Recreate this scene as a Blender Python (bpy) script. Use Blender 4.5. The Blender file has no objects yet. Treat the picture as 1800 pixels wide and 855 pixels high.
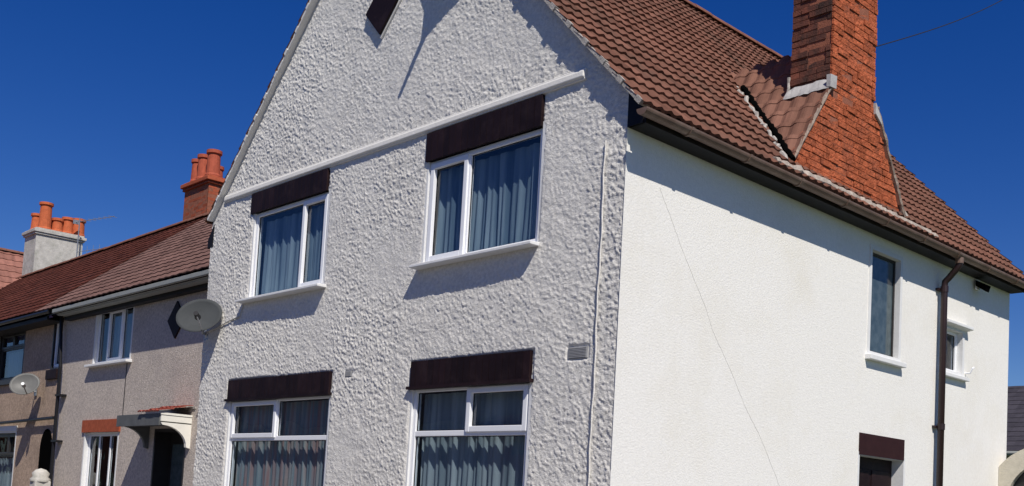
import bpy, bmesh, math, random
import numpy as np
from mathutils import Vector, Matrix
random.seed(7); RNG = np.random.default_rng(11)
S = bpy.context.scene
COL = S.collection

# ------------------------------------------------------------------ camera, sky, sun, exposure
cam_d = bpy.data.cameras.new('camera'); cam = bpy.data.objects.new('camera', cam_d); COL.objects.link(cam)
S.camera = cam
yaw, pit, rol = .81763447, .07297, -.0556
ca, sa, cb, sb, cc, sc = math.cos(yaw), math.sin(yaw), math.cos(pit), math.sin(pit), math.cos(rol), math.sin(rol)
fw = Vector((-sa*cb, ca*cb, sb)); r0 = Vector((ca, sa, 0)); d0 = fw.cross(r0)
rt = cc*r0 + sc*d0; dn = -sc*r0 + cc*d0
Mx = Matrix((( rt.x, -dn.x, -fw.x), (rt.y, -dn.y, -fw.y), (rt.z, -dn.z, -fw.z))).to_4x4()
Mx.translation = Vector((6.273, -7.134, 1.6))
cam.matrix_world = Mx
cam_d.sensor_width = 36; cam_d.lens = 1854.6/1800*36
cam_d.shift_y = (748.6-427.5)/1800; cam_d.clip_end = 2000; cam_d.clip_start = .05

SUN = Vector((.74, -.40, 1.0)).normalized()
W = bpy.data.worlds.new('World'); S.world = W; W.use_nodes = True
wn = W.node_tree; bg = wn.nodes['Background']
sky = wn.nodes.new('ShaderNodeTexSky'); sky.sky_type = 'NISHITA'; sky.sun_disc = False
sky.sun_elevation = math.asin(SUN.z); sky.sun_rotation = math.atan2(SUN.x, SUN.y)
sky.altitude = 400; sky.air_density = 1.0; sky.dust_density = 0.0; sky.ozone_density = 5.0
hs = wn.nodes.new('ShaderNodeHueSaturation'); hs.inputs['Saturation'].default_value = 1.34; hs.inputs['Hue'].default_value = .522
wn.links.new(sky.outputs[0], hs.inputs['Color'])
wn.links.new(hs.outputs[0], bg.inputs[0]); bg.inputs[1].default_value = .076
sl = bpy.data.lights.new('sun', 'SUN'); sl.energy = 4.8; sl.angle = math.radians(.5); sl.color = (1, .945, .86)
so = bpy.data.objects.new('sun', sl); COL.objects.link(so); so.rotation_euler = SUN.to_track_quat('Z', 'Y').to_euler()
so.location = (10, -10, 20)
S.view_settings.view_transform = 'Standard'; S.view_settings.look = 'None'; S.view_settings.gamma = 1
S.view_settings.exposure = 0
S.render.engine = 'CYCLES'
S.cycles.transparent_max_bounces = 16

# ------------------------------------------------------------------ materials
def nodes(name):
    m = bpy.data.materials.new(name); m.use_nodes = True
    return m, m.node_tree, m.node_tree.nodes['Principled BSDF']
def N(t, kind, **kw):
    n = t.nodes.new(kind)
    for k, v in kw.items():
        if k in n.inputs: n.inputs[k].default_value = v
        else: setattr(n, k, v)
    return n
def ramp(t, fac, stops):
    r = t.nodes.new('ShaderNodeValToRGB'); e = r.color_ramp.elements
    while len(e) < len(stops): e.new(.5)
    for i, (p, c) in enumerate(stops): e[i].position = p; e[i].color = (*c, 1)
    t.links.new(fac, r.inputs[0]); return r.outputs[0]
def sc3(c, k): return tuple(min(1, x*k) for x in c)
def mat(name, col, rough=.8, var=.15, scale=8, bump=0, bscale=60, isl=0, spec=.3, stain=None, stain_scale=1.2, stain_amt=.5, metal=0):
    m, t, b = nodes(name); L = t.links
    tc = N(t, 'ShaderNodeTexCoord')
    n1 = N(t, 'ShaderNodeTexNoise', Scale=scale, Detail=6.0, Roughness=.65); L.new(tc.outputs['Object'], n1.inputs['Vector'])
    c = ramp(t, n1.outputs[0], [(.3, sc3(col, 1-var)), (.7, sc3(col, 1+var))])
    if isl:
        g = N(t, 'ShaderNodeNewGeometry')
        mr = N(t, 'ShaderNodeMapRange'); mr.inputs[3].default_value = 1-isl; mr.inputs[4].default_value = 1+isl
        L.new(g.outputs['Random Per Island'], mr.inputs[0])
        mx = N(t, 'ShaderNodeVectorMath', operation='SCALE'); L.new(c, mx.inputs[0]); L.new(mr.outputs[0], mx.inputs['Scale']); c = mx.outputs[0]
    if stain:
        n2 = N(t, 'ShaderNodeTexNoise', Scale=stain_scale, Detail=8.0, Roughness=.7); L.new(tc.outputs['Object'], n2.inputs['Vector'])
        mr = N(t, 'ShaderNodeMapRange'); mr.inputs[1].default_value = .5; mr.inputs[2].default_value = .72; mr.inputs[4].default_value = stain_amt
        L.new(n2.outputs[0], mr.inputs[0])
        mm = N(t, 'ShaderNodeMix', data_type='RGBA'); L.new(mr.outputs[0], mm.inputs[0]); L.new(c, mm.inputs[6]); mm.inputs[7].default_value = (*stain, 1); c = mm.outputs[2]
    L.new(c, b.inputs['Base Color'])
    b.inputs['Roughness'].default_value = rough; b.inputs['Specular IOR Level'].default_value = spec; b.inputs['Metallic'].default_value = metal
    if bump:
        n3 = N(t, 'ShaderNodeTexNoise', Scale=bscale, Detail=4.0, Roughness=.6); L.new(tc.outputs['Object'], n3.inputs['Vector'])
        bp = N(t, 'ShaderNodeBump', Strength=1.0, Distance=bump); L.new(n3.outputs[0], bp.inputs['Height']); L.new(bp.outputs[0], b.inputs['Normal'])
    return m
def glass_mat():
    m, t, b = nodes('window_glass'); t.nodes.remove(b); out = t.nodes['Material Output']; L = t.links
    tr = N(t, 'ShaderNodeBsdfTransparent'); tr.inputs[0].default_value = (.70, .77, .82, 1)
    gl = N(t, 'ShaderNodeBsdfGlossy'); gl.inputs['Roughness'].default_value = .015; gl.inputs[0].default_value = (.95, .97, 1, 1)
    # Schlick reflectance, the same from either side of the thin pane
    ge = N(t, 'ShaderNodeNewGeometry'); dt = N(t, 'ShaderNodeVectorMath', operation='DOT_PRODUCT'); L.new(ge.outputs['Incoming'], dt.inputs[0]); L.new(ge.outputs['Normal'], dt.inputs[1])
    def mth(op, a, b=None, v=None):
        n = N(t, 'ShaderNodeMath', operation=op); L.new(a, n.inputs[0])
        if v is not None: n.inputs[1].default_value = v
        return n.outputs[0]
    ab = mth('ABSOLUTE', dt.outputs['Value']); om = N(t, 'ShaderNodeMath', operation='SUBTRACT'); om.inputs[0].default_value = 1; L.new(ab, om.inputs[1])
    fr = N(t, 'ShaderNodeMath', operation='MULTIPLY_ADD'); L.new(mth('POWER', om.outputs[0], v=5.0), fr.inputs[0]); fr.inputs[1].default_value = .92; fr.inputs[2].default_value = .08
    tc = N(t, 'ShaderNodeTexCoord'); nz = N(t, 'ShaderNodeTexNoise', Scale=1.7, Detail=1.0); L.new(tc.outputs['Object'], nz.inputs['Vector'])
    bp = N(t, 'ShaderNodeBump', Strength=.25, Distance=.02); L.new(nz.outputs[0], bp.inputs['Height'])
    L.new(bp.outputs[0], gl.inputs['Normal'])
    mx = N(t, 'ShaderNodeMixShader'); L.new(fr.outputs[0], mx.inputs[0]); L.new(tr.outputs[0], mx.inputs[1]); L.new(gl.outputs[0], mx.inputs[2])
    L.new(mx.outputs[0], out.inputs['Surface']); return m
def frosted_mat():
    m, t, b = nodes('obscure_glass')
    tc = N(t, 'ShaderNodeTexCoord'); nz = N(t, 'ShaderNodeTexNoise', Scale=9.0, Detail=3.0); t.links.new(tc.outputs['Object'], nz.inputs['Vector'])
    c = ramp(t, nz.outputs[0], [(.35, (.05, .075, .085)), (.7, (.09, .12, .13))]); t.links.new(c, b.inputs['Base Color'])
    b.inputs['Roughness'].default_value = .12; b.inputs['Specular IOR Level'].default_value = .7
    return m
def curtain_mat(name, a, b_, stripes=None):
    m, t, b = nodes(name); L = t.links
    tc = N(t, 'ShaderNodeTexCoord'); mp = N(t, 'ShaderNodeMapping'); mp.inputs['Scale'].default_value = (9, 9, .5)
    L.new(tc.outputs['Object'], mp.inputs[0])
    n = N(t, 'ShaderNodeTexNoise', Scale=1.0, Detail=3.0); L.new(mp.outputs[0], n.inputs['Vector'])
    stops = stripes or [(.35, a), (.65, b_)]
    L.new(ramp(t, n.outputs[0], stops), b.inputs['Base Color']); b.inputs['Roughness'].default_value = .95
    b.inputs['Specular IOR Level'].default_value = .05
    tl = N(t, 'ShaderNodeBsdfTranslucent'); tl.inputs[0].default_value = (*b_, 1)
    mx = N(t, 'ShaderNodeMixShader'); mx.inputs[0].default_value = .2
    out = t.nodes['Material Output']; L.new(b.outputs[0], mx.inputs[1]); L.new(tl.outputs[0], mx.inputs[2]); L.new(mx.outputs[0], out.inputs['Surface'])
    return m

M_FRONT = mat('rough_grey_render', (.745, .722, .672), .95, .17, 26, .009, 85, spec=.05, stain=(.60, .575, .53), stain_scale=1.1, stain_amt=.45)
M_SIDE = mat('cream_white_render', (.835, .815, .765), .9, .05, 22, .005, 50, spec=.1, stain=(.74, .70, .60), stain_scale=.8, stain_amt=.5)
M_SMOOTH = mat('smooth_white_masonry_paint', (.74, .74, .73), .7, .05, 6, .002, 40)
M_STRING = mat('painted_string_course', (.72, .70, .655), .7, .07, 9, .003, 60)
M_UPVC = mat('white_upvc', (.86, .87, .89), .3, .02, 4, spec=.5)
M_LINTEL = mat('dark_brown_board', (.014, .006, .007), .6, .2, 5, .002, 30, isl=.3, spec=.2, stain=(.035, .022, .022), stain_scale=5, stain_amt=.5)
M_ROOF = mat('brown_concrete_tile', (.160, .076, .054), .9, .18, 5, .004, 90, isl=.24, spec=.05, stain=(.085, .058, .045), stain_scale=1.6, stain_amt=.7)
M_ROOFP = mat('paler_brown_tile', (.235, .118, .084), .9, .15, 5, .004, 90, isl=.12, spec=.05)
M_RIDGE = mat('ridge_tile_clay', (.20, .085, .055), .8, .2, 8, .004, 60, isl=.1)
M_ROOFN1 = mat('weathered_grey_brown_tile', (.165, .095, .080), .9, .2, 7, .004, 60, isl=.2, spec=.06, stain=(.10, .06, .05), stain_scale=.9)
M_ROOFN2 = mat('dark_red_brown_tile', (.085, .028, .020), .9, .3, 7, .004, 60, isl=.25, spec=.06, stain=(.035, .02, .018), stain_scale=1.1, stain_amt=.7)
M_ROOFN3 = mat('faded_red_tile', (.27, .12, .09), .85, .2, 7, .004, 60, isl=.15)
M_MORTAR = mat('pale_lime_mortar', (.40, .37, .335), .95, .25, 18, .008, 50)
M_FLAUNCH = mat('weathered_mortar_fillet', (.30, .235, .19), .95, .35, 12, .01, 40, stain=(.2, .13, .1), stain_scale=4, stain_amt=.7)
M_FOOT = mat('patchy_foot_mortar', (.40, .34, .29), .95, .3, 12, .012, 35, stain=(.2, .13, .1), stain_scale=5, stain_amt=.5)
M_LEAD = mat('pale_mortar_flashing', (.42, .41, .40), .9, .15, 8, .003, 30, spec=.5)
M_BRICK = mat('red_orange_brick', (.41, .112, .052), .95, .38, 9, .03, 22, isl=.14, spec=.05, stain=(.17, .07, .05), stain_scale=3.2, stain_amt=.65)
M_BRICKMORTAR = mat('eroded_brick_mortar', (.27, .10, .06), .95, .3, 14, .006, 60)
M_BRICKN = mat('orange_red_brick', (.34, .085, .042), .9, .2, 12, .004, 60, isl=.2, spec=.15)
M_POT = mat('terracotta_pot', (.50, .12, .045), .8, .2, 9, .003, 50)
M_POT2 = mat('dull_red_pot', (.38, .085, .045), .8, .2, 9, .003, 50)
M_GUTTER = mat('brown_gutter', (.155, .098, .072), .5, .2, 4, .001, 30, spec=.4, stain=(.22, .17, .14), stain_scale=2.0, stain_amt=.6)
M_SOFFIT = mat('black_timber_soffit', (.008, .006, .006), .6, .3, 6)
M_PIPE = mat('maroon_brown_pipe', (.022, .009, .009), .45, .2, 4, spec=.5)
M_BLACK = mat('black_pipe', (.012, .012, .014), .4, .2, 4)
M_N1 = mat('pinkish_grey_pebbledash', (.53, .465, .405), .95, .30, 22, .012, 45, spec=.05, stain=(.36, .31, .29), stain_scale=1.5, stain_amt=.55)
M_N2 = mat('buff_pebbledash', (.43, .32, .24), .95, .30, 20, .014, 45, spec=.1, stain=(.20, .15, .12), stain_scale=1.2, stain_amt=.6)
M_FASC = mat('pale_grey_green_fascia', (.30, .31, .285), .5, .1, 3)
M_CANOPY = mat('dark_grey_canopy', (.11, .115, .115), .6, .15, 5)
M_WHITE = mat('white_gloss_paint', (.82, .80, .73), .5, .05, 4)
M_REDT = mat('red_clay_tile', (.33, .075, .05), .8, .2, 8, .003, 50, isl=.2)
M_DARKFRAME = mat('dark_stained_frame', (.03, .028, .028), .4, .15, 5)
M_DISHL = mat('pale_dish_enamel', (.13, .13, .125), .5, .15, 6, spec=.3)
M_DISH = mat('grey_dish_enamel', (.060, .065, .068), .75, .1, 6, spec=.1)
M_METAL = mat('galvanised_metal', (.35, .36, .37), .4, .1, 9, metal=.6)
M_AIR = mat('grey_air_brick', (.38, .38, .38), .9)
M_DARK = mat('black_and_painted_shade', (.003, .003, .003), 1, .1, 4, spec=0)  # lamp head black, also the painted shade in passage and valley
M_ROOM = mat('room_wall', (.22, .22, .23), .9, .1, 4)
M_STACKW = mat('weathered_white_render', (.50, .48, .44), .95, .2, 7, .006, 30, stain=(.26, .27, .22), stain_scale=2.2, stain_amt=.7)
M_SLATE = mat('dark_slate', (.05, .045, .055), .7, .2, 6, isl=.2)
M_BARK = mat('bark', (.08, .06, .045), .95, .3, 12, .01, 30)
M_LEAF = mat('leaf', (.05, .085, .03), .8, .3, 3, isl=.4)
M_ARCH = mat('cream_render_arch', (.60, .555, .45), .9, .12, 8, .005, 50)
M_WIRE = mat('wire_rubber', (.02, .02, .022), .7)
M_CRACK = mat('crack_grey', (.64, .625, .58), .95)
M_GLASS = glass_mat(); M_FROST = frosted_mat()
M_CURT = curtain_mat('blue_grey_net_curtain', (.16, .22, .28), (.42, .50, .55))
M_CURT2 = curtain_mat('pale_grey_net_curtain', (.26, .31, .34), (.52, .57, .58))
M_CURT3 = curtain_mat('striped_curtain', None, (.5, .48, .45), [(.30, (.42, .24, .22)), (.45, (.48, .46, .44)), (.55, (.26, .33, .36)), (.68, (.46, .28, .26))])

# ------------------------------------------------------------------ mesh helpers
class MB:
    def __init__(s): s.v = []; s.f = []; s.B = None
    def basis(s, O, U, Nn): s.B = (Vector(O), Vector(U).normalized(), Vector(Nn).normalized()); return s   # local (u, n, z)
    def _p(s, p):
        if s.B: O, U, Q = s.B; return O + U*p[0] + Q*p[1] + Vector((0, 0, p[2]))
        return Vector(p)
    def add(s, vs, fs):
        k = len(s.v); s.v += [s._p(p) for p in vs]; s.f += [tuple(i+k for i in f) for f in fs]
    def box(s, x0, x1, y0, y1, z0, z1, j=0):
        q = lambda a: a + random.uniform(-j, j) if j else a
        vs = [(q(x), q(y), q(z)) for x in (x0, x1) for y in (y0, y1) for z in (z0, z1)]
        s.add(vs, [(0, 1, 3, 2), (4, 6, 7, 5), (0, 4, 5, 1), (2, 3, 7, 6), (0, 2, 6, 4), (1, 5, 7, 3)]); return s
    def hexa(s, vs):   # eight corners: bottom loop then top loop
        s.add(vs, [(3, 2, 1, 0), (4, 5, 6, 7), (0, 1, 5, 4), (1, 2, 6, 5), (2, 3, 7, 6), (3, 0, 4, 7)]); return s
    def prism(s, poly, d):   # polygon points extruded by vector d
        n = len(poly); d = Vector(d); vs = [Vector(p) for p in poly] + [Vector(p)+d for p in poly]
        s.add(vs, [tuple(range(n))[::-1], tuple(range(n, 2*n))] + [(i, (i+1) % n, (i+1) % n+n, i+n) for i in range(n)]); return s
    def tube(s, pts, r, seg=10, cap=True):
        pts = [Vector(p) for p in pts]; rings = []
        rs = r if isinstance(r, (list, tuple)) else [r]*len(pts)
        for i, p in enumerate(pts):
            d = (pts[min(i+1, len(pts)-1)] - pts[max(i-1, 0)]).normalized()
            a = d.orthogonal().normalized() if i == 0 else (pa - d*pa.dot(d)).normalized()
            pa = a; b = d.cross(a)
            rings.append([p + (a*math.cos(t) + b*math.sin(t))*rs[i] for t in [2*math.pi*k/seg for k in range(seg)]])
        vs = [q for ring in rings for q in ring]; fs = []
        for i in range(len(pts)-1):
            for k in range(seg): fs.append((i*seg+k, i*seg+(k+1) % seg, (i+1)*seg+(k+1) % seg, (i+1)*seg+k))
        if cap: fs += [tuple(range(seg))[::-1], tuple(range((len(pts)-1)*seg, len(pts)*seg))]
        s.add(vs, fs); return s
    def lathe(s, c, prof, seg=20):
        vs = []; fs = []
        for r, z in prof: vs += [(c[0]+r*math.cos(2*math.pi*k/seg), c[1]+r*math.sin(2*math.pi*k/seg), c[2]+z) for k in range(seg)]
        for i in range(len(prof)-1):
            for k in range(seg): fs.append((i*seg+k, i*seg+(k+1) % seg, (i+1)*seg+(k+1) % seg, (i+1)*seg+k))
        s.add(vs, fs); return s
    def build(s, name, m, parent=None, bevel=0, smooth=False, recalc=True):
        me = bpy.data.meshes.new(name)
        off = base_of(parent)
        me.from_pydata([tuple(v-off) for v in s.v], [], s.f); me.update()
        return link(name, me, m, parent, bevel, smooth, recalc)
def base_of(p):
    v = Vector((0, 0, 0))
    while p: v += p.location; p = p.parent
    return v
def link(name, me, m, parent=None, bevel=0, smooth=False, recalc=True):
    if m: me.materials.append(m)
    if recalc:
        bm = bmesh.new(); bm.from_mesh(me); bmesh.ops.recalc_face_normals(bm, faces=bm.faces); bm.to_mesh(me); bm.free()
    o = bpy.data.objects.new(name, me); COL.objects.link(o); o.parent = parent
    if bevel:
        b = o.modifiers.new('bevel', 'BEVEL'); b.width = bevel; b.segments = 2; b.limit_method = 'ANGLE'
    if smooth:
        for p in me.polygons: p.use_smooth = True
    return o
def thing(name, loc, label, cat, group=None):
    o = bpy.data.objects.new(name, None); COL.objects.link(o); o.location = loc; o.empty_display_size = .2
    return tag(o, label, cat, group)
def tag(o, label, cat, group=None):
    o['label'] = label; o['category'] = cat
    if group: o['group'] = group
    return o
def struct(o): o['kind'] = 'structure'; return o

def vnoise(x, y, scale, seed):
    g = np.random.default_rng(seed).random((512, 512)); a = x*scale; b = y*scale
    i = np.floor(a).astype(int); j = np.floor(b).astype(int); fx = a-i; fy = b-j
    fx = fx*fx*(3-2*fx); fy = fy*fy*(3-2*fy); i %= 512; j %= 512; i1 = (i+1) % 512; j1 = (j+1) % 512
    return (g[i, j]*(1-fx)+g[i1, j]*fx)*(1-fy) + (g[i, j1]*(1-fx)+g[i1, j1]*fx)*fy

def wall_sheet(name, m, parent, O, U, Nn, umin, umax, zmin, zmax, holes=(), top=None, res=.5, disp=0, gables=(), flats=()):
    """wall face as a grid with openings; (u, z) in the wall's own plane, top(u) cuts the height; disp = render roughness in metres"""
    us = {umin, umax, *gables}; zs = {zmin, zmax}
    for a, b, c, d in holes: us |= {a, b}; zs |= {c, d}
    def fill(s, lo, hi):
        s = sorted(x for x in s if lo <= x <= hi); out = []
        for a, b in zip(s, s[1:]):
            n = max(1, int(round((b-a)/res))); out += list(np.linspace(a, b, n, endpoint=False))
        return np.array(out+[s[-1]])
    ua = fill(us, umin, umax); za = fill(zs, zmin, zmax)
    UU, ZZ = np.meshgrid(ua, za, indexing='ij'); nu, nz = UU.shape
    clamp = np.zeros_like(UU, bool)
    if top is not None:
        T = np.array([top(u) for u in ua])[:, None]*np.ones((1, nz)); clamp = ZZ >= T-1e-6; ZZ = np.minimum(ZZ, T)
    D = np.zeros_like(UU)
    if disp:
        x = UU + .02*vnoise(UU, ZZ, 9, 3); z = ZZ
        # trowelled / thrown render: diagonal clots at two sizes with smoother patches between
        p = x*.80-z*.60 + .03*vnoise(x, z, 5, 21); q = x*.60+z*.80 + .03*vnoise(x, z, 5, 22)
        a = vnoise(p*.66, q*1.25, 41, 5); b = vnoise(p, q*1.2, 62, 6); c = vnoise(x, z, 95, 8); e = vnoise(x, z, 1.4, 9); g = vnoise(x, z, 8, 10)
        clot = np.clip((a-.50)*4.2, 0, 1) * .62 + np.clip((b-.55)*3.6, 0, 1)*.5 + c*.25
        D = clot*(.35+1.1*e)*disp + g*disp*.8 + vnoise(x, z, 130, 31)*disp*.28 + vnoise(x, z, .9, 12)*.02
        # smooth margins round openings
        w = np.ones_like(UU)
        for h in list(holes)+list(flats):
            dx = np.maximum(np.maximum(h[0]-UU, UU-h[1]), 0); dz = np.maximum(np.maximum(h[2]-ZZ, ZZ-h[3]), 0)
            w = np.minimum(w, np.clip((np.hypot(dx, dz)-.004)/(.05 if h in holes else .015), .12, 1))
        D = D*w - .012
    O = np.array(O, float); U = np.array(U, float); Q = np.array(Nn, float)
    V = O + UU[..., None]*U + D[..., None]*Q; V[..., 2] = O[2] + ZZ + D*Q[2]
    idx = np.arange(nu*nz).reshape(nu, nz)
    uc = (ua[:-1]+ua[1:])/2; zc = (za[:-1]+za[1:])/2
    keep = ~(clamp[:-1, :-1] & clamp[1:, :-1])
    for a, b, c, d in holes: keep &= ~(((uc > a) & (uc < b))[:, None] & ((zc > c) & (zc < d))[None, :])
    f = np.stack([idx[:-1, :-1], idx[1:, :-1], idx[1:, 1:], idx[:-1, 1:]], -1)[keep]
    V = V.reshape(-1, 3) - np.array(base_of(parent))
    me = bpy.data.meshes.new(name); me.vertices.add(len(V)); me.vertices.foreach_set('co', V.astype(np.float32).ravel())
    me.loops.add(f.size); me.loops.foreach_set('vertex_index', f.astype(np.int32).ravel())
    me.polygons.add(len(f)); me.polygons.foreach_set('loop_start', np.arange(0, f.size, 4, dtype=np.int32)); me.polygons.foreach_set('loop_total', np.full(len(f), 4, np.int32))
    me.update(); me.validate()
    me.materials.append(m); o = bpy.data.objects.new(name, me); COL.objects.link(o); o.parent = parent
    if disp: me.polygons.foreach_set('use_smooth', [True]*len(me.polygons))
    return o

def tiles(name, m, parent, P0, U, V, ulen, vlen, gauge=.34, period=.30, amp=.022, lift=.030, seg=6, clips=(), jit=.003):
    """courses of interlocking tiles as real geometry, each tile its own island"""
    P0 = Vector(P0); U = Vector(U).normalized(); V = Vector(V).normalized(); Q = U.cross(V).normalized()
    mb = MB(); nc = math.ceil(vlen/gauge); nt = math.ceil(ulen/period)
    for r in range(nc):
        for k in range(nt):
            jl = random.uniform(-jit, jit); jv = random.uniform(-jit, jit)*2; rows = [[], [], []]
            for s in range(seg+1):
                u = min((k+s/seg)*period, ulen); ph = s/seg
                h = amp*(.5-.5*math.cos(2*math.pi*ph))**1.5
                v0 = r*gauge+jv; v1 = min((r+1)*gauge+.06, vlen)
                rows[0].append(P0+U*u+V*v0+Q*(h+lift+jl-lift*.9)); rows[1].append(P0+U*u+V*v0+Q*(h+lift+jl)); rows[2].append(P0+U*u+V*v1+Q*(h+.002))
            vs = rows[0]+rows[1]+rows[2]; n = seg+1
            mb.add(vs, [(a*n+i, a*n+i+1, (a+1)*n+i+1, (a+1)*n+i) for a in (0, 1) for i in range(seg)])
    o = mb.build(name, m, parent)
    if clips:
        off = base_of(parent); bm = bmesh.new(); bm.from_mesh(o.data)
        for co, no in clips:   # keep the side the normal points away from
            bmesh.ops.bisect_plane(bm, geom=bm.verts[:]+bm.edges[:]+bm.faces[:], plane_co=Vector(co)-off, plane_no=Vector(no), clear_outer=True)
        bm.to_mesh(o.data); bm.free()
    return o

def ridge(name, m, parent, A, B, r=.12, L=.42, drop=.06):
    A = Vector(A); B = Vector(B); d = (B-A); n = max(1, round(d.length/L)); d.normalize(); L = (B-A).length/n
    side = d.cross(Vector((0, 0, 1))).normalized(); up = side.cross(d); mb = MB()
    for i in range(n):
        dz = random.uniform(-.006, .006)
        a = A+d*(i*L+.004); b = A+d*((i+1)*L-.004); ring = []
        for p in (a, b):
            for k in range(9):
                t = math.pi*k/8; ring.append(p+side*math.cos(t)*r+up*(math.sin(t)*r*.75-drop+dz))
            for k in range(8, -1, -1):
                t = math.pi*k/8; ring.append(p+side*math.cos(t)*(r-.02)+up*(math.sin(t)*(r*.75-.02)-drop+dz))
        mb.add(ring, [(k, (k+1) % 18, (k+1) % 18+18, k+18) for k in range(18)] + [(k, k+1, 16-k, 17-k) for k in range(8)] + [(k+18, 35-k, 34-k, k+19) for k in range(8)])
    return mb.build(name, m, parent)

def bricks(mb, O, U, Q, left, right, z0, z1, thick=.05, h=.066, joint=.011, L=.218, jit=.004):
    """stretcher/header courses laid on the plane (O, U, z), face normal Q; left(z), right(z) bound each course"""
    O = Vector(O); U = Vector(U); Q = Vector(Q); z = z0; row = 0
    while z+h*.6 < z1:
        zt = min(z+h, z1); zm = (z+zt)/2; a, b = left(zm), right(zm); u = a - (0 if row % 2 else L*.5) ; first = True
        while u < b-.01:
            ln = L if random.random() > .12 else L*.48
            u0 = max(u, a); u1 = min(u+ln, b)
            if u1-u0 > .03:
                e = random.uniform(-jit*1.8, jit) ; t = random.uniform(-.003, .003)
                la, lb, ra, rb = [left(z) if u0 == a else u0, left(zt) if u0 == a else u0, right(z) if u1 == b else u1, right(zt) if u1 == b else u1]
                pts = []
                for d in (-thick, e):
                    pts += [O+U*(la)+Q*d+Vector((0, 0, z+t)), O+U*(ra)+Q*(d+random.uniform(-.003, .003))+Vector((0, 0, z+t)), O+U*(rb)+Q*d+Vector((0, 0, zt+t)), O+U*(lb)+Q*(d+random.uniform(-.003, .003))+Vector((0, 0, zt+t))]
                mb.hexa(pts)
            u += ln+joint
        z += h+joint; row += 1

def window(parent, O, U, Q, u0, u1, z0, z1, lights, transom=None, rec=.07, m=None, fw_=.055, name='window', label=None):
    """casement window in an opening; lights: (ua, ub, za, zb, opener) ; wall plane (O, U, outward Q)"""
    m = m or M_UPVC
    f = MB().basis(O, U, Q); d0, d1 = -rec-.06, -rec
    f.box(u0, u0+fw_, d0, d1, z0, z1).box(u1-fw_, u1, d0, d1, z0, z1)
    f.box(u0+fw_, u1-fw_, d0, d1-.001, z0, z0+fw_).box(u0+fw_, u1-fw_, d0, d1-.001, z1-fw_, z1)
    if transom: f.box(u0+fw_, u1-fw_, d0+.004, d1-.002, transom-.03, transom+.03)
    seen = set()
    for a, b, c, d, op in lights:
        if b < u1-.07 and (round(b, 2), round(c, 1)) not in seen:
            seen.add((round(b, 2), round(c, 1))); lo = c if c > z0+.01 else z0+fw_; hi = d if d < z1-.01 else z1-fw_
            if transom and abs(lo-transom) < .01: lo += .03
            if transom and abs(hi-transom) < .01: hi -= .03
            f.box(b-.026, b+.026, d0+.006, d1-.003, lo, hi)
    fr = f.build(name, m, parent, bevel=.006)
    if label: fr['label'] = label
    for a, b, c, d, op in lights:
        A = a+(fw_ if a < u0+.01 else .026); B = b-(fw_ if b > u1-.01 else .026)
        Cc = c+(fw_ if c < z0+.01 else .03); D = d-(fw_ if d > z1-.01 else .03)
        if op:
            w = .05; s = MB().basis(O, U, Q); e0, e1 = d1-.04, d1+.018; o_ = .022
            s.box(A-o_, A+w-.01, e0, e1, Cc-o_, D+o_).box(B-w+.01, B+o_, e0, e1, Cc-o_, D+o_)
            s.box(A+w-.01, B-w+.01, e0, e1-.001, Cc-o_, Cc+w-.01).box(A+w-.01, B-w+.01, e0, e1-.001, D-w+.01, D+o_)
            s.build('sash', m, fr, bevel=.006)
            A += w-.012; B -= w-.012; Cc += w-.012; D -= w-.012
        g = MB().basis(O, U, Q); e = d1-.03; g.add([(A-.004, e, Cc-.004), (B+.004, e, Cc-.004), (B+.004, e, D+.004), (A-.004, e, D+.004)], [(0, 1, 2, 3)])
        g.build('pane', M_GLASS, fr, recalc=False)
        k = MB().basis(O, U, Q)     # black rubber gasket round the glass
        for q in ((A, A+.008, Cc, D), (B-.008, B, Cc, D)): k.box(q[0], q[1], e-.004, e+.006, q[2], q[3])
        for q in ((A+.008, B-.008, Cc, Cc+.008), (A+.008, B-.008, D-.008, D)): k.box(q[0], q[1], e-.004, e+.005, q[2], q[3])
        k.build('gasket', M_BLACK, fr)
    return fr

def curtain(O, U, Q, u0, u1, z0, z1, m, label, depth=.155, folds=None, group='net curtains at the front windows'):
    n = int((u1-u0)/.012); vs = []; mb = MB().basis(O, U, Q); ph = random.random()*9
    zs = np.linspace(z0, z1, 8)
    for i in range(n+1):
        u = u0+(u1-u0)*i/n
        for z in zs:
            t = (z1-z)/(z1-z0)
            uu = u+.012*math.sin(u*9+z*2+ph)
            y = -depth + .020*math.sin(uu*70+2.2*math.sin(uu*6.3+ph))*(.35+.65*t) + .014*math.sin(uu*29+ph+.6*z)
            vs.append((u+.01*t*math.sin(uu*23+ph), y, z))
    k = len(zs); mb.add(vs, [(i*k+j, (i+1)*k+j, (i+1)*k+j+1, i*k+j+1) for i in range(n) for j in range(k-1)])
    o = mb.build('net_curtain', m, None, smooth=True)
    return tag(o, label, 'curtain', group)

def reveal(parent, O, U, Q, u0, u1, z0, z1, depth, m, t=.05, lip=.004, name='reveal'):
    f = MB().basis(O, U, Q)
    f.box(u0-t, u0, -depth, lip, z0-t, z1+t).box(u1, u1+t, -depth, lip, z0-t, z1+t)
    f.box(u0, u1, -depth, lip, z1, z1+t).box(u0, u1, -depth, lip-.001, z0-t, z0)
    return f.build(name, m, parent)

X = Vector((1, 0, 0)); Y = Vector((0, 1, 0)); Z = Vector((0, 0, 1)); O0 = (0, 0, 0)
FR = (O0, X, -Y)            # front wall plane y = 0
SD = (O0, Y, X)             # side wall plane x = 0

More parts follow.
